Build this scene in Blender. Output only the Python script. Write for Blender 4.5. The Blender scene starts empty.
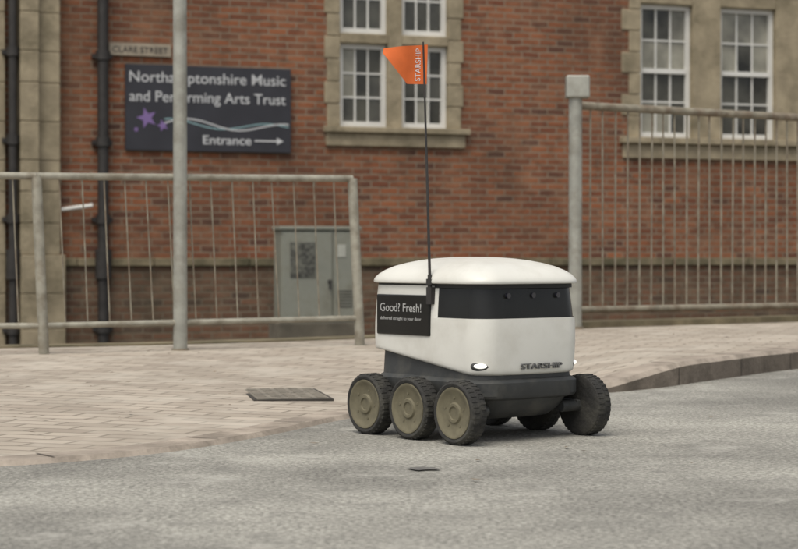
import bpy, bmesh, math, random
from mathutils import Vector, Matrix
random.seed(7)
scn = bpy.context.scene
R = math.radians

# ------------------------------------------------------------------ materials
def _nt(name):
    m = bpy.data.materials.new(name); m.use_nodes = True
    nt = m.node_tree
    return m, nt, nt.nodes["Principled BSDF"]

def mat(name, col, rough=0.6, metal=0.0, var=0.15, nscale=8.0, bump=0.0, bscale=60.0, emit=None, estr=0.0, coat=0.0, dirt=None, dirt_amt=0.4, dscale=3.0, spec=0.5):
    m, nt, b = _nt(name)
    N, L = nt.nodes, nt.links
    tc = N.new("ShaderNodeTexCoord")
    no = N.new("ShaderNodeTexNoise"); no.inputs["Scale"].default_value = nscale; no.inputs["Detail"].default_value = 3
    L.new(tc.outputs["Object"], no.inputs["Vector"])
    cr = N.new("ShaderNodeValToRGB")
    cr.color_ramp.elements[0].position = 0.3; cr.color_ramp.elements[1].position = 0.7
    cr.color_ramp.elements[0].color = [c*(1-var) for c in col] + [1]
    cr.color_ramp.elements[1].color = [min(1, c*(1+var)) for c in col] + [1]
    L.new(no.outputs["Fac"], cr.inputs["Fac"])
    out = cr.outputs["Color"]
    if dirt:
        n2 = N.new("ShaderNodeTexNoise"); n2.inputs["Scale"].default_value = dscale; n2.inputs["Detail"].default_value = 5
        n2.inputs["Roughness"].default_value = 0.65
        L.new(tc.outputs["Object"], n2.inputs["Vector"])
        r2 = N.new("ShaderNodeValToRGB"); r2.color_ramp.elements[0].position = 0.45; r2.color_ramp.elements[1].position = 0.7
        r2.color_ramp.elements[1].color = (dirt_amt,)*3 + (1,); r2.color_ramp.elements[0].color = (0, 0, 0, 1)
        L.new(n2.outputs["Fac"], r2.inputs["Fac"])
        mx = N.new("ShaderNodeMixRGB"); L.new(r2.outputs["Color"], mx.inputs["Fac"])
        L.new(out, mx.inputs["Color1"]); mx.inputs["Color2"].default_value = list(dirt) + [1]
        out = mx.outputs["Color"]
    L.new(out, b.inputs["Base Color"])
    b.inputs["Roughness"].default_value = rough
    b.inputs["Metallic"].default_value = metal
    b.inputs["Coat Weight"].default_value = coat
    b.inputs["Specular IOR Level"].default_value = spec
    if bump > 0:
        n3 = N.new("ShaderNodeTexNoise"); n3.inputs["Scale"].default_value = bscale; n3.inputs["Detail"].default_value = 2
        L.new(tc.outputs["Object"], n3.inputs["Vector"])
        bp = N.new("ShaderNodeBump"); bp.inputs["Strength"].default_value = bump; bp.inputs["Distance"].default_value = 0.01
        L.new(n3.outputs["Fac"], bp.inputs["Height"]); L.new(bp.outputs["Normal"], b.inputs["Normal"])
    if emit:
        b.inputs["Emission Color"].default_value = list(emit) + [1]; b.inputs["Emission Strength"].default_value = estr
    return m

def brick_mat(name, c1, c2, mortar, w, h, ms, axes="XZ", rot=0.0, stain=(0.05, 0.045, 0.03), stain_amt=0.45, pale=None, pale_amt=0.5, bump=0.5, rough=0.85, bias=0.0, odd=None, odd_amt=0.0, spec=0.3):
    m, nt, b = _nt(name)
    N, L = nt.nodes, nt.links
    tc = N.new("ShaderNodeTexCoord")
    sx = N.new("ShaderNodeSeparateXYZ"); L.new(tc.outputs["Object"], sx.inputs[0])
    cb = N.new("ShaderNodeCombineXYZ"); L.new(sx.outputs[0], cb.inputs[0])
    L.new(sx.outputs[2 if axes == "XZ" else 1], cb.inputs[1])
    mp = N.new("ShaderNodeMapping"); mp.inputs["Rotation"].default_value = (0, 0, rot)
    L.new(cb.outputs[0], mp.inputs["Vector"])
    nd = N.new("ShaderNodeTexNoise"); nd.inputs["Scale"].default_value = 6; nd.inputs["Detail"].default_value = 1
    L.new(mp.outputs[0], nd.inputs["Vector"])
    vs = N.new("ShaderNodeVectorMath"); vs.operation = 'SCALE'; vs.inputs["Scale"].default_value = 0.02
    L.new(nd.outputs["Color"], vs.inputs[0])
    va = N.new("ShaderNodeVectorMath"); va.operation = 'ADD'
    L.new(mp.outputs[0], va.inputs[0]); L.new(vs.outputs[0], va.inputs[1])
    def bricktex(a_, b_, mo, bias_, off=(0, 0, 0)):
        bt = N.new("ShaderNodeTexBrick")
        bt.inputs["Scale"].default_value = 1.0; bt.inputs["Brick Width"].default_value = w; bt.inputs["Row Height"].default_value = h
        bt.inputs["Mortar Size"].default_value = ms; bt.inputs["Mortar Smooth"].default_value = 0.3; bt.inputs["Bias"].default_value = bias_
        bt.inputs["Color1"].default_value = list(a_) + [1]; bt.inputs["Color2"].default_value = list(b_) + [1]
        bt.inputs["Mortar"].default_value = list(mo) + [1]
        if off != (0, 0, 0):
            v2 = N.new("ShaderNodeVectorMath"); v2.operation = 'ADD'; v2.inputs[1].default_value = off
            L.new(va.outputs[0], v2.inputs[0]); L.new(v2.outputs[0], bt.inputs["Vector"])
        else: L.new(va.outputs[0], bt.inputs["Vector"])
        return bt
    bt = bricktex(c1, c2, mortar, bias)
    out = bt.outputs["Color"]
    if odd:
        b2 = bricktex((0, 0, 0), (1, 1, 1), (0, 0, 0), -0.25, (w*200, h*150, 0))
        r = N.new("ShaderNodeValToRGB"); r.color_ramp.elements[0].position = 0.5; r.color_ramp.elements[1].position = 0.75
        r.color_ramp.elements[1].color = (odd_amt,)*3+(1,)
        L.new(b2.outputs["Color"], r.inputs["Fac"])
        mx = N.new("ShaderNodeMixRGB"); L.new(r.outputs["Color"], mx.inputs["Fac"]); L.new(out, mx.inputs["Color1"]); mx.inputs["Color2"].default_value = list(odd)+[1]
        out = mx.outputs["Color"]
    def layer(out, scale, lo, hi, col, amt, stretch=(1, 1, 1)):
        mm = N.new("ShaderNodeMapping"); mm.inputs["Scale"].default_value = stretch
        L.new(cb.outputs[0], mm.inputs["Vector"])
        n = N.new("ShaderNodeTexNoise"); n.inputs["Scale"].default_value = scale; n.inputs["Detail"].default_value = 5; n.inputs["Roughness"].default_value = 0.64
        L.new(mm.outputs[0], n.inputs["Vector"])
        r = N.new("ShaderNodeValToRGB"); r.color_ramp.elements[0].position = lo; r.color_ramp.elements[1].position = hi
        r.color_ramp.elements[0].color = (0, 0, 0, 1); r.color_ramp.elements[1].color = (amt,)*3 + (1,)
        L.new(n.outputs["Fac"], r.inputs["Fac"])
        mx = N.new("ShaderNodeMixRGB"); L.new(r.outputs["Color"], mx.inputs["Fac"]); L.new(out, mx.inputs["Color1"])
        mx.inputs["Color2"].default_value = list(col) + [1]
        return mx.outputs["Color"]
    out = layer(out, 0.8, 0.42, 0.68, stain, stain_amt, (1, 0.6, 1))
    out = layer(out, 6.0, 0.48, 0.70, stain, stain_amt, (1, 2.5, 1))
    if pale: out = layer(out, 2.2, 0.48, 0.7, pale, pale_amt)
    L.new(out, b.inputs["Base Color"]); b.inputs["Roughness"].default_value = rough; b.inputs["Specular IOR Level"].default_value = spec
    bp = N.new("ShaderNodeBump"); bp.inputs["Strength"].default_value = bump; bp.inputs["Distance"].default_value = 0.008; bp.invert = True
    L.new(bt.outputs["Fac"], bp.inputs["Height"]); L.new(bp.outputs["Normal"], b.inputs["Normal"])
    return m

def asphalt_mat():
    m, nt, b = _nt("asphalt"); N, L = nt.nodes, nt.links
    tc = N.new("ShaderNodeTexCoord")
    def noise(s, d=6, r=0.6):
        n = N.new("ShaderNodeTexNoise"); n.inputs["Scale"].default_value = s; n.inputs["Detail"].default_value = d; n.inputs["Roughness"].default_value = r
        L.new(tc.outputs["Object"], n.inputs["Vector"]); return n
    def ramp(src, p0, c0, p1, c1):
        r = N.new("ShaderNodeValToRGB"); r.color_ramp.elements[0].position = p0; r.color_ramp.elements[1].position = p1
        r.color_ramp.elements[0].color = c0; r.color_ramp.elements[1].color = c1
        L.new(src, r.inputs["Fac"]); return r.outputs["Color"]
    base = ramp(noise(0.9, 7, 0.66).outputs["Fac"], 0.38, (0.215, 0.208, 0.188, 1), 0.62, (0.38, 0.368, 0.33, 1))
    sp = ramp(noise(75, 3, 0.75).outputs["Fac"], 0.38, (0.45, 0.45, 0.44, 1), 0.62, (1.5, 1.5, 1.48, 1))
    mx = N.new("ShaderNodeMixRGB"); mx.blend_type = 'MULTIPLY'; mx.inputs["Fac"].default_value = 0.8
    L.new(base, mx.inputs["Color1"]); L.new(sp, mx.inputs["Color2"])
    dk = ramp(noise(5, 7, 0.78).outputs["Fac"], 0.53, (0, 0, 0, 1), 0.68, (0.7, 0.7, 0.7, 1))
    m2 = N.new("ShaderNodeMixRGB"); L.new(dk, m2.inputs["Fac"]); L.new(mx.outputs["Color"], m2.inputs["Color1"]); m2.inputs["Color2"].default_value = (0.17, 0.165, 0.15, 1)
    pl = ramp(noise(2.6, 7, 0.72).outputs["Fac"], 0.56, (0, 0, 0, 1), 0.68, (0.7, 0.7, 0.7, 1))
    m3 = N.new("ShaderNodeMixRGB"); L.new(pl, m3.inputs["Fac"]); L.new(m2.outputs["Color"], m3.inputs["Color1"]); m3.inputs["Color2"].default_value = (0.46, 0.445, 0.40, 1)
    L.new(m3.outputs["Color"], b.inputs["Base Color"]); b.inputs["Roughness"].default_value = 0.9; b.inputs["Specular IOR Level"].default_value = .3
    bp = N.new("ShaderNodeBump"); bp.inputs["Strength"].default_value = 0.7; bp.inputs["Distance"].default_value = 0.008
    L.new(noise(60, 3, 0.7).outputs["Fac"], bp.inputs["Height"]); L.new(bp.outputs["Normal"], b.inputs["Normal"])
    return m

M = {}
M["brick"] = brick_mat("red_brick", (0.31, 0.115, 0.053), (0.18, 0.065, 0.036), (0.255, 0.195, 0.14), 0.225, 0.075, 0.011, stain=(0.08, 0.047, 0.03), stain_amt=0.6, pale=(0.33, 0.18, 0.105), pale_amt=0.45, odd=(0.075, 0.042, 0.035), odd_amt=0.8)
M["brick_low"] = brick_mat("weathered_brick", (0.19, 0.095, 0.057), (0.12, 0.065, 0.042), (0.175, 0.14, 0.10), 0.225, 0.075, 0.011, stain=(0.065, 0.055, 0.036), stain_amt=0.65, pale=(0.25, 0.18, 0.12), pale_amt=0.4, odd=(0.06, 0.042, 0.035), odd_amt=.8)
M["paving"] = brick_mat("block_paving", (0.50, 0.435, 0.36), (0.37, 0.318, 0.262), (0.235, 0.205, 0.165), 0.2, 0.1, 0.008, axes="XY", rot=R(18), stain=(0.27, 0.235, 0.19), stain_amt=0.5, pale=(0.56, 0.51, 0.435), pale_amt=0.7, bump=0.35, odd=(0.29, 0.235, 0.19), odd_amt=.55)
M["asphalt"] = asphalt_mat()
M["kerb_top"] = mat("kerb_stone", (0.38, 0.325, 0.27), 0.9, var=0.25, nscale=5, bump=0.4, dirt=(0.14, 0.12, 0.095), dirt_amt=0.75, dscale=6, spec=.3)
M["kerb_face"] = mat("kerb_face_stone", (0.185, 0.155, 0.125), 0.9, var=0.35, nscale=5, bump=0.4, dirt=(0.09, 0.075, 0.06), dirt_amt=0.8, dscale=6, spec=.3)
M["joint"] = mat("kerb_joint", (0.10, 0.085, 0.07), 0.95, var=0.3)
M["stone"] = mat("sandstone", (0.34, 0.285, 0.195), 0.9, var=0.2, nscale=4, bump=0.5, bscale=25, dirt=(0.14, 0.12, 0.075), dirt_amt=0.75, dscale=2.5, spec=.3)
M["moss"] = mat("mossy_stone", (0.18, 0.15, 0.095), 0.95, var=0.35, nscale=5, bump=0.5, dirt=(0.075, 0.07, 0.04), dirt_amt=0.8, spec=.3)
M["retain"] = mat("dark_concrete", (0.12, 0.105, 0.08), 0.95, var=0.3, nscale=5, bump=0.4)
M["soil"] = mat("soil", (0.08, 0.07, 0.045), 0.95, var=0.4, nscale=2, bump=0.4)
M["galv"] = mat("galvanised_steel", (0.35, 0.35, 0.31), 0.6, metal=0.3, var=0.18, nscale=10, dirt=(0.2, 0.18, 0.14), dirt_amt=0.7, dscale=7)
M["rail"] = mat("weathered_rail", (0.32, 0.305, 0.25), 0.65, metal=0.2, var=0.2, nscale=14, dirt=(0.15, 0.12, 0.08), dirt_amt=0.65, dscale=12)
M["rail_old"] = mat("rusting_rail", (0.26, 0.235, 0.18), 0.7, metal=0.2, var=0.25, nscale=14, dirt=(0.14, 0.08, 0.045), dirt_amt=0.7, dscale=9)
M["iron"] = mat("black_iron", (0.03, 0.027, 0.025), 0.6, var=0.3, nscale=9)
M["frame"] = mat("white_window_paint", (0.70, 0.69, 0.65), 0.5, var=0.06, nscale=4)
M["glass_d"] = mat("window_glass", (0.06, 0.058, 0.047), 0.08, var=0.8, nscale=2.2)  # opaque panes; uneven sky reflection is put into the base colour
M["glass_l"] = mat("glass_blind_and_sky_tone", (0.26, 0.25, 0.205), 0.15, var=0.5, nscale=2.5)  # pale panes: cream blind, plus sky reflection painted into the colour
M["navy"] = mat("sign_navy", (0.030, 0.030, 0.038), 0.5, var=0.15, nscale=3)
M["white_txt"] = mat("white_vinyl", (0.58, 0.585, 0.59), 0.5, var=0.03)
M["soft_txt"] = mat("worn_white_print", (0.40, 0.40, 0.39), 0.5, var=0.1, nscale=30)
M["teal_txt"] = mat("pale_teal_vinyl", (0.3, 0.48, 0.5), 0.5, var=0.05)
M["purple"] = mat("purple_vinyl", (0.22, 0.14, 0.34), 0.5, var=0.05)
M["cream"] = mat("cream_enamel", (0.33, 0.28, 0.21), 0.5, var=0.15, nscale=9)
M["slate"] = mat("roof_slate", (0.09, 0.09, 0.1), 0.7, var=0.3, nscale=6, bump=0.4)
M["cab"] = mat("cabinet_paint", (0.235, 0.24, 0.20), 0.6, var=0.15, nscale=3, dirt=(0.14, 0.13, 0.095), dirt_amt=0.8, dscale=3)
M["cab_pale"] = mat("cabinet_label", (0.40, 0.40, 0.35), 0.5, var=0.1)
M["dark_label"] = mat("dark_notice", (0.07, 0.07, 0.06), 0.6, var=0.8, nscale=30, dirt=(.25, .25, .2), dirt_amt=.5, dscale=12)
M["cast"] = mat("cast_iron_cover", (0.21, 0.19, 0.155), 0.75, metal=0.1, var=0.3, nscale=15, bump=0.5, bscale=50, dirt=(.32, .28, .23), dirt_amt=.6, dscale=9)
M["gap"] = mat("dark_gap", (0.045, 0.04, 0.034), 0.9, var=0.2)
M["tar"] = mat("tar", (0.13, 0.125, 0.115), 0.8, var=0.3, nscale=30)
M["leaf"] = mat("dead_leaf", (0.17, 0.125, 0.08), 0.9, var=0.5, nscale=6)
# robot
M["r_white"] = mat("robot_white_plastic", (0.70, 0.69, 0.635), 0.45, var=0.03, nscale=5, coat=0.08, dirt=(0.48, 0.455, 0.39), dirt_amt=0.45, dscale=6)
M["r_black"] = mat("robot_gloss_black", (0.012, 0.012, 0.011), 0.25, var=0.2, coat=0.1, spec=.3)
M["r_dark"] = mat("robot_dark_grey_plastic", (0.036, 0.038, 0.038), 0.55, var=0.2, nscale=9, dirt=(0.115, 0.108, 0.09), dirt_amt=0.55, dscale=10)
M["tyre"] = mat("tyre_rubber", (0.026, 0.025, 0.023), 0.85, var=0.3, nscale=20, bump=0.3, bscale=90, dirt=(0.10, 0.095, 0.075), dirt_amt=0.5, dscale=14)
M["hub"] = mat("dusty_hub", (0.16, 0.142, 0.09), 0.75, var=0.25, nscale=20, dirt=(0.075, 0.068, 0.045), dirt_amt=0.65, dscale=16)
M["seam"] = mat("panel_seam", (0.02, 0.02, 0.02), 0.7)
M["lamp"] = mat("headlight_lens", (0.85, 0.85, 0.8), 0.2, emit=(1, 0.98, 0.9), estr=0.9, var=0.02)
M["grey_txt"] = mat("grey_lettering", (0.11, 0.11, 0.11), 0.5)
M["orange"] = mat("orange_flag_fabric", (0.60, 0.135, 0.038), 0.8, var=0.12, nscale=15, spec=.2)
M["lens"] = mat("camera_lens", (0.02, 0.02, 0.03), 0.05, coat=1.0)

# ------------------------------------------------------------------ helpers
def empty(name, loc=(0, 0, 0), rz=0.0):
    e = bpy.data.objects.new(name, None); e.empty_display_size = 0.2
    e.location = loc; e.rotation_euler = (0, 0, rz); scn.collection.objects.link(e); return e

class MB:
    def __init__(s): s.v = []; s.f = []; s.m = []
    def quad(s, pts, mi=0):
        i = len(s.v); s.v += [tuple(p) for p in pts]; s.f.append(tuple(range(i, i+len(pts)))); s.m.append(mi)
    def box(s, x0, x1, y0, y1, z0, z1, mi=0):
        i = len(s.v)
        s.v += [(x0, y0, z0), (x1, y0, z0), (x1, y1, z0), (x0, y1, z0), (x0, y0, z1), (x1, y0, z1), (x1, y1, z1), (x0, y1, z1)]
        for f in [(0, 3, 2, 1), (4, 5, 6, 7), (0, 1, 5, 4), (1, 2, 6, 5), (2, 3, 7, 6), (3, 0, 4, 7)]:
            s.f.append(tuple(i+k for k in f)); s.m.append(mi)
    def cyl(s, p0, p1, r0, r1=None, n=12, mi=0):
        r1 = r0 if r1 is None else r1
        p0, p1 = Vector(p0), Vector(p1); d = (p1-p0).normalized()
        a = d.cross(Vector((0, 0, 1)) if abs(d.z) < 0.9 else Vector((1, 0, 0))).normalized(); b = d.cross(a)
        i = len(s.v)
        for k in range(n):
            t = 2*math.pi*k/n; o = a*math.cos(t)+b*math.sin(t)
            s.v.append(tuple(p0+o*r0)); s.v.append(tuple(p1+o*r1))
        for k in range(n):
            j = (k+1) % n
            s.f.append((i+2*k, i+2*k+1, i+2*j+1, i+2*j)); s.m.append(mi)
        s.f.append(tuple(i+2*k for k in range(n))); s.m.append(mi)
        s.f.append(tuple(i+2*k+1 for k in range(n-1, -1, -1))); s.m.append(mi)
    def obj(s, name, mats, parent=None, smooth=False, bevel=0.0, angle=35, loc=(0, 0, 0), rot=(0, 0, 0), weld=False):
        me = bpy.data.meshes.new(name); me.from_pydata(s.v, [], s.f)
        for mm in mats: me.materials.append(M[mm])
        for p, mi in zip(me.polygons, s.m): p.material_index = mi; p.use_smooth = smooth
        bm = bmesh.new(); bm.from_mesh(me)
        if weld: bmesh.ops.remove_doubles(bm, verts=bm.verts, dist=1e-4)
        bmesh.ops.recalc_face_normals(bm, faces=bm.faces); bm.to_mesh(me); bm.free()
        if smooth: me.set_sharp_from_angle(angle=R(angle))
        o = bpy.data.objects.new(name, me); scn.collection.objects.link(o)
        o.location = loc; o.rotation_euler = rot
        if parent: o.parent = parent
        if bevel > 0:
            b = o.modifiers.new("bevel", 'BEVEL'); b.width = bevel; b.segments = 2; b.limit_method = 'ANGLE'
        return o

def text(name, body, width, height, loc, rot, matname, parent=None, bold=0.0, ext=0.001):
    c = bpy.data.curves.new(name, 'FONT'); c.body = body; c.size = 1; c.extrude = ext; c.offset = bold
    o = bpy.data.objects.new(name, c); scn.collection.objects.link(o)
    bpy.context.view_layer.update()
    dg = bpy.context.evaluated_depsgraph_get()
    me = bpy.data.meshes.new_from_object(o.evaluated_get(dg))
    xs = [v.co.x for v in me.vertices]; ys = [v.co.y for v in me.vertices]
    x0, x1, y0, y1 = min(xs), max(xs), min(ys), max(ys)
    for v in me.vertices:
        v.co.x = (v.co.x-x0)/(x1-x0)*width; v.co.y = (v.co.y-y0)/(y1-y0)*height
    me.materials.clear(); me.materials.append(M[matname])
    bpy.data.objects.remove(o)
    o2 = bpy.data.objects.new(name, me); scn.collection.objects.link(o2)
    o2.location = loc; o2.rotation_euler = rot
    if parent: o2.parent = parent
    return o2

# ------------------------------------------------------------------ terrain
g = MB(); g.quad([(-600, -300, -1.0), (600, -300, -1.0), (600, 900, -1.0), (-600, 900, -1.0)])
g.obj("ground", ["soil"])

front = [(-60, -16), (-12, 0.2), (-6, 2.6), (-2.5, 4.2), (-1.3, 4.82), (-0.74, 5.16), (-0.42, 5.75), (-0.12, 6.6), (0.38, 7.3), (0.95, 7.68), (1.4, 8.4), (1.97, 9.3), (3.5, 11.0), (6, 13.6), (12, 19), (60, 57)]
back = [(-60, -2), (-12, 7.2), (-6, 8.9), (-3.2, 9.75), (-2.14, 10.1), (-1.6, 10.3), (-1.0, 10.5), (-0.23, 10.9), (0.5, 11.4), (1.1, 11.85), (1.9, 12.35), (2.74, 12.95), (4.2, 14.1), (6.6, 16.2), (12.6, 21.5), (61, 60)]
def chaikin(P, n):
    for _ in range(n):
        Q = [P[0]]
        for i in range(len(P)-1):
            a, b = P[i], P[i+1]
            Q.append((a[0]*.75+b[0]*.25, a[1]*.75+b[1]*.25)); Q.append((a[0]*.25+b[0]*.75, a[1]*.25+b[1]*.75))
        Q.append(P[-1]); P = Q
    return P
F = chaikin(front, 3); B = chaikin(back, 3)
def sstep(a, b, x):
    t = max(0, min(1, (x-a)/(b-a))); return t*t*(3-2*t)
def kh(x): return 0.008 + 0.085*sstep(0.62, 1.3, x) + 0.08*sstep(3.2, 6.5, -x)
road = MB()
for i in range(len(F)-1):
    (xa, ya), (xb, yb) = F[i], F[i+1]
    road.quad([(xa, -70, 0), (xb, -70, 0), (xb, yb+0.05, 0), (xa, ya+0.05, 0)])
road.obj("road", ["asphalt"], weld=True)
KW = 0.13
def offs(P, d):
    out = []
    for i in range(len(P)):
        a = Vector(P[max(i-1, 0)]); b = Vector(P[min(i+1, len(P)-1)]); t = (b-a).normalized(); n = Vector((-t.y, t.x))
        out.append((P[i][0]+n.x*d, P[i][1]+n.y*d))
    return out
F2 = offs(F, 0.018); F3 = offs(F, KW)
kerb = MB()
for i in range(len(F)-1):
    h0, h1 = kh(F[i][0]), kh(F[i+1][0])
    a0, a1 = F[i], F[i+1]; b0, b1 = F2[i], F2[i+1]; c0, c1 = F3[i], F3[i+1]
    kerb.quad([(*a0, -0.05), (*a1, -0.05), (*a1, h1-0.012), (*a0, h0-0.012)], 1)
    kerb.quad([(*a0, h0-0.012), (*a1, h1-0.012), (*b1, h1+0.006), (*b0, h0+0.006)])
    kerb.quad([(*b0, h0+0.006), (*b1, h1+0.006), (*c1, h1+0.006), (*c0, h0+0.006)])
acc = 0
for i in range(len(F)-1):
    seg = (Vector(F[i+1])-Vector(F[i])).length; acc += seg
    if acc > .6 and -4 < F[i][0] < 6:
        acc = 0; h = kh(F[i][0])
        t = (Vector(F[i+1])-Vector(F[i])).normalized()*.004; n = Vector((-t.y, t.x)).normalized()
        p = Vector(F[i])-n*.002
        q = Vector(F3[i])
        kerb.quad([(p.x-t.x, p.y-t.y, 0), (p.x+t.x, p.y+t.y, 0), (p.x+t.x, p.y+t.y, h-.012), (p.x-t.x, p.y-t.y, h-.012)], 2)
        kerb.quad([(p.x-t.x+n.x*.02, p.y-t.y+n.y*.02, h+.0085), (p.x+t.x+n.x*.02, p.y+t.y+n.y*.02, h+.0085), (q.x+t.x, q.y+t.y, h+.0085), (q.x-t.x, q.y-t.y, h+.0085)], 2)
kerb.obj("kerb", ["kerb_top", "kerb_face", "joint"])
pav = MB(); NB = 14
def pz(i, t):
    x = F[i][0]; return kh(x)+0.003 + (0.055+0.04*sstep(-1, 1.3, x)-kh(x))*sstep(0, 1, t)
for i in range(len(F)-1):
    for k in range(NB):
        def P(j, t):
            a = Vector(F3[j]); b = Vector(B[j]); p = a.lerp(b, t); return (p.x, p.y, pz(j, t))
        pav.quad([P(i, k/NB), P(i+1, k/NB), P(i+1, (k+1)/NB), P(i, (k+1)/NB)])
pav.obj("pavement", ["paving"], smooth=True, weld=True, angle=60)
rw = MB(); B2 = offs(B, 0.25)
def cz(i): return pz(i, 1)+.008+0.03*sstep(0, 1, B[i][0])
for i in range(len(B)-1):
    z0, z1 = cz(i), cz(i+1)
    a0, a1, b0, b1 = B[i], B[i+1], B2[i], B2[i+1]
    rw.quad([(*a0, -0.3), (*a1, -0.3), (*a1, z1), (*a0, z0)])
    rw.quad([(*a0, z0), (*a1, z1), (*b1, z1), (*b0, z0)])
    rw.quad([(*b0, z0), (*b1, z1), (*b1, -1.0), (*b0, -1.0)], 1)
rw.obj("retaining_wall", ["moss", "retain"], weld=True)

tp = MB(); pts = []
for k in range(18):
    t = 2*math.pi*k/18; rr = 1+random.uniform(-.3, .25); pts.append((0.06+math.cos(t)*.045*rr, 4.9+math.sin(t)*.04*rr, 0.004))
tp.quad(pts); tp.obj("tar_patch", ["tar"])
lf = MB()
for k in range(130):
    if k < 60: x, y = random.uniform(-2.2, -.3), random.uniform(6.2, 9.9)
    elif k < 105: x, y = random.uniform(1.3, 2.6), random.uniform(9.4, 11.8)
    else: x = random.uniform(-1.5, 2.0); y = random.uniform(4.5, 7)
    i = min(range(len(F)), key=lambda q: abs(F[q][0]-x)); a = Vector(F3[i]); b = Vector(B[i])
    t = (y-a.y)/max(.1, (b.y-a.y))
    z = .005 if t < 0 else pz(i, min(1, t))+.006
    s_ = random.uniform(.004, .012); an = random.uniform(0, 6.3)
    if -.06 < t < .04: continue
    lf.quad([(x+s_*math.cos(an+q)*(1.6 if q in (0, math.pi) else .7), y+s_*math.sin(an+q)*(1.6 if q in (0, math.pi) else .7), z+random.uniform(0, .004)) for q in (0, math.pi/2, math.pi, 3*math.pi/2)])
lf.obj("fallen_leaves", ["leaf"])

# manhole cover (cast frame and two ribbed lids, almost flush with the blocks)
mh = empty("manhole_cover", (-0.44, 7.28, 0.022), R(10))
a = MB(); a.box(-.15, .15, -.28, .28, -.03, 0.0, 0); a.obj("frame", ["gap"], mh)
a = MB()
a.box(-.136, .136, -.264, -.006, -.015, .003, 0); a.box(-.136, .136, .006, .264, -.015, .003, 0)
for k in range(5):
    for j in range(8):
        x = -.11+k*.055; y = -.23+j*.066
        a.box(x-.018, x+.018, y-.018, y+.018, .003, .005, 0)
a.obj("lid", ["cast"], mh)

# ------------------------------------------------------------------ building
bd = empty("brick_building", (0, 22, 0), R(20))
U0, U1, Z0, Z1 = -10.0, 11.0, -1.0, 7.6
openings = [(-0.85, 0.75, 2.04, 4.3), (3.0, 6.4, 2.0, 3.8), (-8.6, -6.8, 1.9, 4.2), (8.0, 9.8, 1.9, 4.2)]
us = sorted({U0, U1} | {o[0] for o in openings} | {o[1] for o in openings}); zs = sorted({0.47, Z1} | {o[2] for o in openings} | {o[3] for o in openings})
w = MB()
for i in range(len(us)-1):
    for k in range(len(zs)-1):
        cu, czz = (us[i]+us[i+1])/2, (zs[k]+zs[k+1])/2
        if any(o[0] < cu < o[1] and o[2] < czz < o[3] for o in openings): continue
        w.quad([(us[i], 0, zs[k]), (us[i+1], 0, zs[k]), (us[i+1], 0, zs[k+1]), (us[i], 0, zs[k+1])])
for u in (U0, U1):
    w.quad([(u, 0, Z0), (u, 9, Z0), (u, 9, Z1), (u, 0, Z1)])
w.quad([(U0, 9, Z0), (U1, 9, Z0), (U1, 9, Z1), (U0, 9, Z1)])
w.obj("walls", ["brick"], bd)
a = MB(); a.box(U0-.04, U1+.04, -.045, .2, Z0, 0.43); a.obj("plinth_wall", ["brick_low"], bd)
a = MB()
u = U0-.06
while u < U1+.05:
    l = min(random.uniform(.7, 1.1), U1+.06-u); a.box(u+.004, u+l-.004, -.085, .1, .43+random.uniform(0, .004), .525+random.uniform(-.004, .004)); u += l
a.obj("plinth_band", ["moss"], bd, bevel=.01)
a = MB()
a.quad([(U0-.3, -.35, Z1), (U1+.3, -.35, Z1), (U1+.3, 4.5, Z1+3), (U0-.3, 4.5, Z1+3)])
a.quad([(U0-.3, 9.35, Z1), (U1+.3, 9.35, Z1), (U1+.3, 4.5, Z1+3), (U0-.3, 4.5, Z1+3)])
a.quad([(U0-.01, 0, Z1), (U0-.01, 9, Z1), (U0-.01, 4.5, Z1+2.9)]); a.quad([(U1+.01, 0, Z1), (U1+.01, 9, Z1), (U1+.01, 4.5, Z1+2.9)])
a.obj("roof", ["slate"], bd)
a = MB(); a.box(U0-.1, U1+.1, -.15, -.003, Z1-.3, Z1-.02); a.obj("cornice", ["stone"], bd, bevel=.02)

st = MB(); fr = MB(); gl = MB()
def light(u0, u1, z0, z1, cols, rows, split=None, top_light=True):
    y0, y1 = .07, .13; fw = .058
    fr.box(u0, u0+fw, y0, y1, z0, z1); fr.box(u1-fw, u1, y0, y1, z0, z1)
    fr.box(u0+fw, u1-fw, y0+.002, y1, z0, z0+fw+.01); fr.box(u0+fw, u1-fw, y0+.002, y1, z1-fw, z1)
    gu0, gu1, gz0, gz1 = u0+fw, u1-fw, z0+fw+.01, z1-fw
    if split:
        zs_ = gz0+(gz1-gz0)*split; fr.box(gu0, gu1, y0-.01, y1, zs_-.028, zs_+.028)
    for c in range(1, cols):
        x = gu0+(gu1-gu0)*c/cols; fr.box(x-.010, x+.010, y0+.025, y1-.01, gz0, gz1)
    for r in range(1, rows):
        z = gz0+(gz1-gz0)*r/rows
        if split and abs(z-zs_) < .04: continue
        fr.box(gu0, gu1, y0+.028, y1-.012, z-.010, z+.010)
    for c in range(cols):
        for r in range(rows):
            xa, xb = gu0+(gu1-gu0)*c/cols, gu0+(gu1-gu0)*(c+1)/cols
            za, zb = gz0+(gz1-gz0)*r/rows, gz0+(gz1-gz0)*(r+1)/rows
            e = random.uniform(-.004, .004); e2 = random.uniform(-.004, .004)
            pale_pane = (r >= rows*0.5) if (split and top_light) else (random.random() < .2)
            if split and random.random() < .12: pale_pane = not pale_pane
            gl.quad([(xa, .112+e, za), (xb, .112+e2, za), (xb, .112-e, zb), (xa, .112-e2, zb)], 1 if pale_pane else 0)
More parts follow.
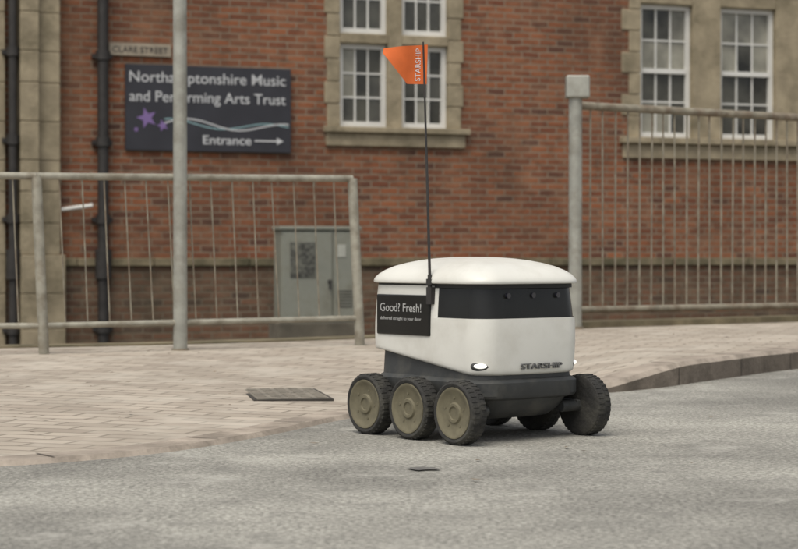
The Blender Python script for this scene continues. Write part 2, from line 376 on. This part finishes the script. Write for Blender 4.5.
def quoin(u_in, side, z0, z1, tooth=.05):
    z = z0; k = 0
    while z < z1-.02:
        h = min(.26, z1-z); ww = (.10+tooth if k % 2 else .10)
        ua, ub = (u_in-ww-.06, u_in) if side < 0 else (u_in, u_in+ww+.06)
        st.box(ua, ub, -.018+random.uniform(-.003, .003), .2, z+.003, z+h-.003); z += h; k += 1
def two_light(o, m0, m1, tz):
    ua, ub, za, zb = o; jl = ua+.124; jr = ub-.134
    quoin(jl, -1, za, zb, .03); quoin(jr, 1, za, zb, .03)
    st.box(m0, m1, -.015, .2, za, zb)
    for (a0, a1) in ((jl, m0), (m1, jr)):
        st.box(a0, a1, -.008, .2, tz, tz+.115)
        light(a0, a1, za, tz, 3, 3); light(a0, a1, tz+.115, zb, 3, 3)
    st.box(ua-.1, ub+.1, -.03, .2, zb, zb+.28)
    st.box(ua-.08, ub+.12, -.10, .2, za-.07, za); st.box(ua-.05, ub+.07, -.05, .02, za-.225, za-.073)
two_light(openings[0], -.137, .037, 3.01)
two_light(openings[2], -7.78, -7.62, 3.0); two_light(openings[3], 8.82, 8.98, 3.0)
quoin(3.146, -1, 2.0, 3.8, .10); quoin(6.26, 1, 2.0, 3.8, .10)
st.box(3.866, 4.26, -.015, .2, 2.0, 3.8); st.box(5.047, 5.44, -.015, .2, 2.0, 3.8)
for (a0, a1) in ((3.146, 3.866), (4.26, 5.047), (5.44, 6.26)):
    st.box(a0, a1, -.010, .2, 3.64, 3.8); light(a0, a1, 2.0, 3.64, 3, 4, split=.5)
st.box(2.85, 6.6, -.03, .2, 3.8, 4.1)
st.box(2.86, 6.6, -.11, .2, 1.92, 2.0); st.box(2.9, 6.56, -.05, .02, 1.74, 1.917)
# stone bay at the left, running down to the ground, in courses
z = -1.0; k = 0
while z < 7.2:
    h = random.choice((.34, .38, .42)); h = min(h, 7.25-z)
    st.box(-4.22, -3.98+(.0 if z > .5 else .05), -.16-(.04 if z < .5 else 0), .02, z+.002, z+h-.002)
    st.box(-4.42, -4.222, -.26-(.04 if z < .5 else 0), .02, z+.002, z+h-.002)
    s0 = random.uniform(-5.2, -4.9); st.box(-5.9, s0-.003, -.096, .02, z+.002, z+h-.002); st.box(s0+.003, -4.56, -.09, .02, z+.002, z+h-.002)
    z += h
st.obj("stone_dressings", ["stone"], bd, bevel=.010)
fr.obj("window_frames", ["frame"], bd)
gl.obj("window_glass", ["glass_d", "glass_l"], bd)
a = MB(); a.box(-3.96, 11, .2, .25, 1.5, 4.4); a.box(-9, -6, .2, .25, 1.5, 4.4); a.obj("room_backing", ["gap"], bd)
a = MB()
for (u, r_) in ((-3.5, .06), (-4.49, .05)):
    yy = -.1-(.07 if u < -4 else 0)
    a.cyl((u, yy, -1), (u, yy, 7.3), r_, n=14)
    for z in (-.3, .9, 1.75, 2.7, 3.6, 4.9, 6.2):
        a.cyl((u, yy, z), (u, yy, z+.1), r_+.02, n=14); a.box(u-.11, u+.11, yy+.02, -.002, z+.02, z+.07)
    a.cyl((u, yy, .3), (u, yy, .62), r_+.03, n=14)
a.obj("drain_pipes", ["iron"], bd, smooth=True)
a = MB(); a.cyl((-3.62, -.12, 1.10), (-3.98, -.08, 1.05), .022, n=8); a.obj("overflow_pipe", ["frame"], bd, smooth=True)

# sign
sg = empty("information_sign", (0, 22, 0), R(20))
a = MB(); a.box(-3.24, -1.33, -.05, -.012, 1.72, 2.675); a.obj("panel", ["navy"], sg, bevel=.004)
rx = (R(90), 0, 0)
text("text_line_1", "Northamptonshire Music", 1.80, .158, (-3.195, -.053, 2.44), rx, "white_txt", sg, bold=.003)
text("text_line_2", "and Performing Arts Trust", 1.80, .158, (-3.195, -.053, 2.225), rx, "white_txt", sg, bold=.003)
text("text_entrance", "Entrance", .56, .10, (-2.36, -.053, 1.80), rx, "white_txt", sg, bold=.01)
a = MB()
a.box(-1.76, -1.48, -.056, -.051, 1.841, 1.859)
a.quad([(-1.50, -.0565, 1.81), (-1.42, -.0565, 1.85), (-1.50, -.0565, 1.89)])
a.obj("arrow", ["white_txt"], sg)
a = MB()
def star(cx, czt, r):
    a.quad([(cx+math.cos(math.pi/2+k*math.pi/5+.3)*(r if k % 2 == 0 else r*.42), -.054, czt+math.sin(math.pi/2+k*math.pi/5+.3)*(r if k % 2 == 0 else r*.42)) for k in range(10)])
star(-3.0, 2.08, .12); star(-2.82, 2.0, .07); star(-3.12, 1.95, .035); a.obj("stars", ["purple"], sg)
for (nm, mt, ph, am, wz) in (("wave_line", "white_txt", 0, .06, .008), ("wave_line_thin", "teal_txt", 1.1, .05, .006)):
    a = MB(); n = 60; x0, x1 = -2.8, -1.36
    f = lambda t: 2.03+am*math.sin(t*8+ph)*(1-.3*t)-.03*t
    for k in range(n):
        t0, t1 = k/n, (k+1)/n; xa, xb = x0+(x1-x0)*t0, x0+(x1-x0)*t1
        yy = -.0545 if ph == 0 else -.0535
        a.quad([(xa, yy, f(t0)-wz), (xb, yy, f(t1)-wz), (xb, yy, f(t1)+wz), (xa, yy, f(t0)+wz)])
    a.obj(nm, [mt], sg)
sn = empty("street_name_sign", (0, 22, 0), R(20))
a = MB(); a.box(-3.42, -2.72, -.04, -.012, 2.765, 2.90); a.obj("plate", ["cream"], sn, bevel=.003)
text("lettering", "CLARE STREET", .62, .065, (-3.38, -.043, 2.80), rx, "iron", sn)

# electrical cabinet
ec = empty("electrical_cabinet", (-.815, 18.5, 0), R(14))
a = MB(); a.box(-.43, .43, -.25, .25, -1.0, -.1); a.obj("concrete_base", ["retain"], ec, bevel=.01)
a = MB(); a.box(-.385, .385, -.2, .2, -.1, .8); a.obj("body", ["cab"], ec, bevel=.012)
a = MB(); a.box(-.405, .405, -.225, .22, .8, .835); a.obj("roof_cap", ["cab"], ec, bevel=.008)
a = MB(); a.box(-.37, .115, -.216, -.2, -.06, .775); a.box(.13, .37, -.216, -.2, -.06, .775); a.obj("doors", ["cab"], ec, bevel=.005)
a = MB(); a.box(-.30, -.05, -.222, -.217, .34, .68); a.obj("notice", ["dark_label"], ec)
a = MB(); a.box(.17, .25, -.221, -.217, .54, .66); a.obj("label", ["cab_pale"], ec)
a = MB(); a.cyl((.09, -.215, .3), (.09, -.24, .3), .02, n=10); a.box(.08, .1, -.245, -.235, .22, .31)
for k in range(6): a.box(.17, .32, -.219, -.2165, .05+k*.03, .06+k*.03)
a.obj("handle_and_vents", ["iron"], ec)

# ------------------------------------------------------------------ lamp post
lp = empty("lamp_post", (-1.145, 9.85, 0.04))
a = MB(); a.cyl((0, 0, -.05), (0, 0, 5.5), .037, .034, n=24)
a.obj("column", ["galv"], lp, smooth=True)
a = MB(); a.cyl((0, 0, 5.5), (.1, -.5, 5.75), .03, n=12); a.obj("arm", ["galv"], lp, smooth=True)
a = MB(); a.box(-.1, .1, -.5, 0, 0, .1); a.obj("lantern", ["galv"], lp, bevel=.03, loc=(.12, -.5, 5.72))
a = MB(); a.cyl((0, 0, -.02), (0, 0, .03), .046, n=20); a.obj("base_collar", ["rail_old"], lp, smooth=True)

# ------------------------------------------------------------------ guardrails
def guardrail(name, pts, height, lean, matn, rail_r, bar_r, spacing, bottom, post_r, posts):
    e = empty(name); post = MB(); rails = MB(); bars = MB()
    for i, (x, y, z) in enumerate(pts):
        if i in posts: post.cyl((x, y, z-.05), (x+lean[0], y+lean[1], z+height), post_r, n=16); post.cyl((x, y, z-.03), (x, y, z+.01), post_r*1.5, n=16)
    for i in range(len(pts)-1):
        p0, p1 = Vector(pts[i]), Vector(pts[i+1])
        def at(t, h): p = p0.lerp(p1, t); k = h/height; return (p.x+lean[0]*k, p.y+lean[1]*k, p.z+h)
        rails.cyl(at(0, height), at(1, height), rail_r, n=14); rails.cyl(at(0, bottom), at(1, bottom), rail_r*.8, n=12)
        L_ = (p1-p0).length; n = int(L_/spacing)
        for k in range(1, n):
            j = random.uniform(-.006, .006); b0 = at(k/n, bottom); b1 = at(k/n, height)
            bars.cyl(b0, (b1[0]+j, b1[1], b1[2]), bar_r, n=6)
    post.obj("posts", [matn], e, smooth=True); rails.obj("rails", [matn], e, smooth=True); bars.obj("infill_bars", [matn if name != "guardrail" else "rail_old"], e, smooth=True)
    return e
guardrail("guardrail", [(-5.9, 8.45, .05), (-3.8, 9.05, .05), (-1.80, 9.55, .045), (-.21, 10.25, .06)], .915, (-.045, .03), "rail", .019, .004, .115, .155, .027, (0, 1, 2, 3))
guardrail("guardrail.001", [(1.14, 12.0, .10), (2.85, 13.1, .10), (4.6, 14.55, .09), (6.9, 16.6, .09)], 1.41, (0, 0), "rail_old", .026, .0065, .10, .11, .03, (1, 2, 3))
mp_ = empty("metal_post", (1.105, 11.80, .08))
a = MB(); a.cyl((0, 0, -.05), (0, 0, 1.50), .042, n=20); a.obj("column", ["galv"], mp_, smooth=True)
a = MB(); a.box(-.06, .085, -.06, .06, 1.46, 1.60); a.obj("head_box", ["galv"], mp_, bevel=.01)
a = MB(); a.cyl((0, 0, -.01), (0, 0, .03), .055, n=18); a.obj("base_flange", ["rail_old"], mp_, smooth=True)

# ------------------------------------------------------------------ delivery robot
RX, RY, RA = .245, 5.87, R(-52)
rb = empty("delivery_robot", (RX, RY, 0), RA)
def rrect(x0, x1, hy, r, bf=0.0, ks=22, kc=12):
    pts = []
    C = [(x1-r, hy-r, 0), (x0+r, hy-r, 90), (x0+r, -hy+r, 180), (x1-r, -hy+r, 270)]
    for ci in range(4):
        cx, cy, a0 = C[ci]
        for k in range(kc):
            t = R(a0+90*k/kc); pts.append([cx+r*math.cos(t), cy+r*math.sin(t)])
        e = (cx+r*math.cos(R(a0+90)), cy+r*math.sin(R(a0+90)))
        nx, ny, na = C[(ci+1) % 4]; s2 = (nx+r*math.cos(R(na)), ny+r*math.sin(R(na)))
        for k in range(ks): t = k/ks; pts.append([e[0]+(s2[0]-e[0])*t, e[1]+(s2[1]-e[1])*t])
    for p in pts:
        q = max(0, 1-(p[1]/hy)**2)
        xm = (x0+x1)/2; p[0] += (bf*q if p[0] > xm else -bf*q)*abs((p[0]-xm)/((x1-x0)/2))
    return pts
def loft(rings, caps=True, matf=None):
    a = MB(); n = len(rings[0])
    for rg in rings: a.v += [tuple(p) for p in rg]
    for i in range(len(rings)-1):
        for k in range(n):
            j = (k+1) % n; f = (i*n+k, i*n+j, (i+1)*n+j, (i+1)*n+k); a.f.append(f)
            c = sum((Vector(a.v[q]) for q in f), Vector())/4
            a.m.append(matf(c, i) if matf else 0)
    if caps:
        a.f.append(tuple(range(n-1, -1, -1))); a.m.append(0)
        a.f.append(tuple((len(rings)-1)*n+k for k in range(n))); a.m.append(0)
    return a
def zline(x): return .200+.062*max(0, min(1, (.2-x)/.42))
ZV, ZT = .370, .466
def prof(z):
    t = (z-.2)/(ZT-.2); return .010*math.sin(math.pi*min(1, max(0, t*.9+.1)))
rings = []
SS = [0, .02, .045, .08, .14, .22, .3, .4, .5, .6, .7, .8, .9, .96, 1.0]
for s in SS:
    ring = []
    ins = .012*(1-math.sqrt(max(0, 1-(1-s/.08)**2))) if s < .08 else 0
    base = rrect(-.285+ins, .25-ins, .205-ins, .068, .012)
    for (x, y) in base:
        zb = zline(x); z = zb+(ZV-zb)*s; o = prof(z); ring.append((x*(1+o/.28), y*(1+o*.6/.205), z))
    rings.append(ring)
def inset_ring(z, ins_all):
    o = prof(z); out = []
    full = rrect(-.285, .25, .205, .068, .012); small = rrect(-.285+ins_all, .25-ins_all, .205-ins_all, .068-ins_all, .012)
    for (p, q) in zip(full, small):
        k = sstep(.03, .075, p[0]); x = p[0]+(q[0]-p[0])*k; y = p[1]+(q[1]-p[1])*k
        out.append((x*(1+o/.28), y*(1+o*.6/.205), z))
    return out
rings.append(inset_ring(ZV+.0015, .006))
for k in range(1, 7): rings.append(inset_ring(ZV+.002+(ZT-ZV-.002)*k/6, .006+.004*k/6))
NV = len(SS)-1
def bmat(c, i): return 1 if (i >= NV and c.x > .05) else 0
loft(rings, True, bmat).obj("body_shell", ["r_white", "r_black"], rb, smooth=True, angle=40)
def ringband(z0, z1, grow, name, matn, x0=-.285, x1=.25, hy=.205, r=.068, bf=.012):
    o = prof((z0+z1)/2)
    rs = []
    for (z, gq) in ((z0, -.004), (z0, grow), (z1, grow), (z1, -.004)):
        rs.append([(x*(1+(o+gq)/.28), y*(1+(o*.6+gq)/.205), z) for (x, y) in rrect(x0, x1, hy, r, bf)])
    return loft(rs, False).obj(name, [matn], rb, smooth=True, angle=30)
ringband(.460, .474, -.001, "lid_gasket", "seam")
lr = []
for (z, s) in [(.472, .95), (.473, .985), (.474, 1.0), (.478, 1.006), (.484, 1.0), (.491, .985), (.501, .95), (.513, .885), (.525, .79), (.535, .67), (.5435, .53), (.549, .38), (.5525, .22), (.5535, .08)]:
    lr.append([((-.0175)+(x+.0175)*s, y*s, z) for (x, y) in rrect(-.297, .262, .217, .078, .012)])
loft(lr).obj("lid", ["r_white"], rb, smooth=True, angle=50)
cr_ = []
for (z, x0, x1, hy, r) in [(.066, -.17, .17, .13, .05), (.07, -.19, .19, .145, .05), (.095, -.225, .222, .165, .055), (.125, -.245, .242, .178, .06), (.132, -.262, .258, .207, .065), (.14, -.268, .262, .211, .066), (.178, -.272, .262, .211, .066), (.186, -.27, .256, .205, .068), (.19, -.265, .247, .198, .066), (.27, -.268, .238, .19, .066), (.28, -.25, .22, .18, .06)]:
    cr_.append([(x, y, z) for (x, y) in rrect(x0, x1, hy, r, .008)])
loft(cr_).obj("chassis", ["r_dark"], rb, smooth=True, angle=28)
def wheel(name, x, y, side):
    a = MB(); n = 48
    P_ = [(.0, .022), (.018, .0225), (.020, .0265), (.028, .0265), (.032, .021), (.062, .023), (.067, .027), (.0735, .0285), (.0755, .0285), (.0765, .026), (.079, .028), (.086, .029), (.0905, .026), (.0935, .018), (.094, 0), (.0935, -.018), (.0905, -.026), (.08, -.03), (.05, -.028), (.0, -.028)]
    for (r, o) in P_:
        for k in range(n):
            t = 2*math.pi*k/n; a.v.append((r*math.cos(t), side*o, r*math.sin(t)))
    for q in range(len(P_)-1):
        for k in range(n):
            j = (k+1) % n; a.f.append((q*n+k, q*n+j, (q+1)*n+j, (q+1)*n+k)); a.m.append(1 if q < 9 else 0)
    for k in range(36):
        t = 2*math.pi*k/36
        for (sa, sb, dt) in ((-.024, -.002, 0), (.002, .024, .087)):
            tt = t+dt; w_ = .052
            def pt(r, an, o): return (r*math.cos(an), o, r*math.sin(an))
            v = [pt(.091, tt-w_, sa), pt(.091, tt+w_, sa), pt(.091, tt+w_, sb), pt(.091, tt-w_, sb), pt(.0955, tt-w_*.8, sa+.002), pt(.0955, tt+w_*.8, sa+.002), pt(.0955, tt+w_*.8, sb-.002), pt(.0955, tt-w_*.8, sb-.002)]
            i = len(a.v); a.v += v
            for f in [(0, 3, 2, 1), (4, 5, 6, 7), (0, 1, 5, 4), (1, 2, 6, 5), (2, 3, 7, 6), (3, 0, 4, 7)]: a.f.append(tuple(i+q for q in f)); a.m.append(0)
    for k in range(5):
        t = 2*math.pi*k/5; a.cyl((.045*math.cos(t), side*.018, .045*math.sin(t)), (.045*math.cos(t), side*.0235, .045*math.sin(t)), .004, n=8, mi=1)
    a.obj(name, ["tyre", "hub"], rb, smooth=True, angle=40, loc=(x, y, .0945), rot=(0, random.uniform(0, 1), 0))
for i, x in enumerate((-.217, 0, .217)):
    wheel(f"wheel_right_{i+1}", x, -.252, -1); wheel(f"wheel_left_{i+1}", x, .252, 1)
a = MB()
for s in (-1, 1):
    y = s*.212
    for x in (-.217, 0, .217): a.cyl((x, s*.15, .0945), (x, s*.235, .0945), .018, n=12)
    a.box(-.235, .015, y-.009, y+.009, .085, .105); a.box(.0, .235, y-.0075, y+.0075, .088, .112)
    a.cyl((-.11, s*.15, .115), (-.11, s*.222, .115), .02, n=12)
a.obj("wheel_arms", ["r_dark"], rb, bevel=.003)
a = MB(); a.box(-.236, .028, -.2165, -.2, .312, .437); a.obj("side_panel", ["r_black"], rb, bevel=.004)
text("side_text_1", "Good? Fresh!", .205, .026, (-.215, -.2175, .384), rx, "soft_txt", rb, ext=.0004)
text("side_text_2", "delivered straight to your door", .205, .013, (-.215, -.2175, .355), rx, "soft_txt", rb, ext=.0004)
text("front_lettering", "STARSHIP", .165, .017, (.2722, -.06, .2175), (R(90), 0, R(90)), "grey_txt", rb, bold=.01, ext=.003)
def ell(name, loc, sc, rz, matn):
    bm = bmesh.new(); bmesh.ops.create_uvsphere(bm, u_segments=24, v_segments=14, radius=1); me = bpy.data.meshes.new(name); bm.to_mesh(me); bm.free()
    for p in me.polygons: p.use_smooth = True
    me.materials.append(M[matn]); o = bpy.data.objects.new(name, me); scn.collection.objects.link(o); o.location = loc; o.scale = sc; o.rotation_euler = (0, 0, rz); o.parent = rb
for s in (-1, 1):
    ell("headlight_housing", (.230, s*.185, .229), (.010, .029, .016), R(45)*s, "r_dark")
    ell("headlight", (.2345, s*.1885, .230), (.0095, .020, .008), R(45)*s, "lamp")
for (yy, zz) in ((-.10, .438), (0, .438), (.10, .438)):
    a = MB(); a.cyl((.245, yy, zz), (.262, yy, zz), .008, n=16); a.obj("camera_eye", ["lens"], rb, smooth=True)
def w2l(dx, dy):
    return (dx*math.cos(-RA)-dy*math.sin(-RA), dx*math.sin(-RA)+dy*math.cos(-RA))
bx, by = .03, -.216
lx, ly = w2l(-.020, 0)
a = MB(); a.box(bx-.012, bx+.012, by-.004, by+.02, .41, .462)
a.cyl((bx, by, .41), (bx, by, .50), .0065, n=12); a.cyl((bx, by, .50), (bx+lx*.4, by+ly*.4, .80), .0045, .0038, n=10); a.cyl((bx+lx*.4, by+ly*.4, .80), (bx+lx, by+ly, 1.205), .0038, .0024, n=10)
a.cyl((bx, by, .47), (bx, by, .487), .011, n=12)
a.obj("flag_pole", ["iron"], rb, smooth=True)
a = MB(); nx_, nz_ = 20, 12
def flagp(u, v, off=0):
    zt = 1.197-.010*u; zb = 1.077+.003*u if u < .45 else 1.0785+(1.172-1.0785)*((u-.45)/.55)
    z = zb+(zt-zb)*v; dx = .012-.134*u-.003*(1-v); dy = .010*math.sin(u*6.5+v*1.2)*min(1, u*2)
    l = w2l(dx-.018, dy+off); return (bx+l[0], by+l[1], z)
for i in range(nx_):
    for k in range(nz_):
        a.quad([flagp(i/nx_, k/nz_), flagp((i+1)/nx_, k/nz_), flagp((i+1)/nx_, (k+1)/nz_), flagp(i/nx_, (k+1)/nz_)])
a.obj("flag", ["orange"], rb, smooth=True, angle=80, weld=True)
ft = text("flag_lettering", "STARSHIP", 1, 1, (0, 0, 0), (0, 0, 0), "white_txt", rb, ext=0)
for v in ft.data.vertices:
    p = flagp(.15+.12*v.co.y, .08+.84*v.co.x, -.0014); v.co = p

# ------------------------------------------------------------------ light
world = bpy.data.worlds.new("World"); scn.world = world; world.use_nodes = True
nt = world.node_tree; bg = nt.nodes["Background"]
sky = nt.nodes.new("ShaderNodeTexSky"); sky.sky_type = 'NISHITA'; sky.sun_disc = False
sky.sun_elevation = R(62); sky.sun_rotation = R(205); sky.dust_density = 3; sky.air_density = 1.0
hs = nt.nodes.new("ShaderNodeHueSaturation"); hs.inputs["Saturation"].default_value = .25
nt.links.new(sky.outputs[0], hs.inputs["Color"]); nt.links.new(hs.outputs[0], bg.inputs["Color"])
bg.inputs["Strength"].default_value = .15
sd = bpy.data.lights.new("sun", 'SUN'); sd.energy = 2.0; sd.angle = R(40); sd.color = (1, .93, .80)
so = bpy.data.objects.new("sun", sd); scn.collection.objects.link(so)
el, az = R(62), R(205); dv = Vector((math.sin(az)*math.cos(el), math.cos(az)*math.cos(el), math.sin(el)))
so.rotation_euler = dv.to_track_quat('Z', 'Y').to_euler()

cam = bpy.data.cameras.new("camera"); co = bpy.data.objects.new("camera", cam); scn.collection.objects.link(co)
cam.sensor_width = 36; cam.lens = 84.9; cam.clip_end = 2000
co.location = (0, 0, .56); co.rotation_euler = (R(90-.6), 0, 0)
cam.dof.use_dof = True; cam.dof.focus_distance = 5.7; cam.dof.aperture_fstop = 6
scn.camera = co
scn.view_settings.view_transform = 'Standard'; scn.view_settings.look = 'None'; scn.view_settings.exposure = 0
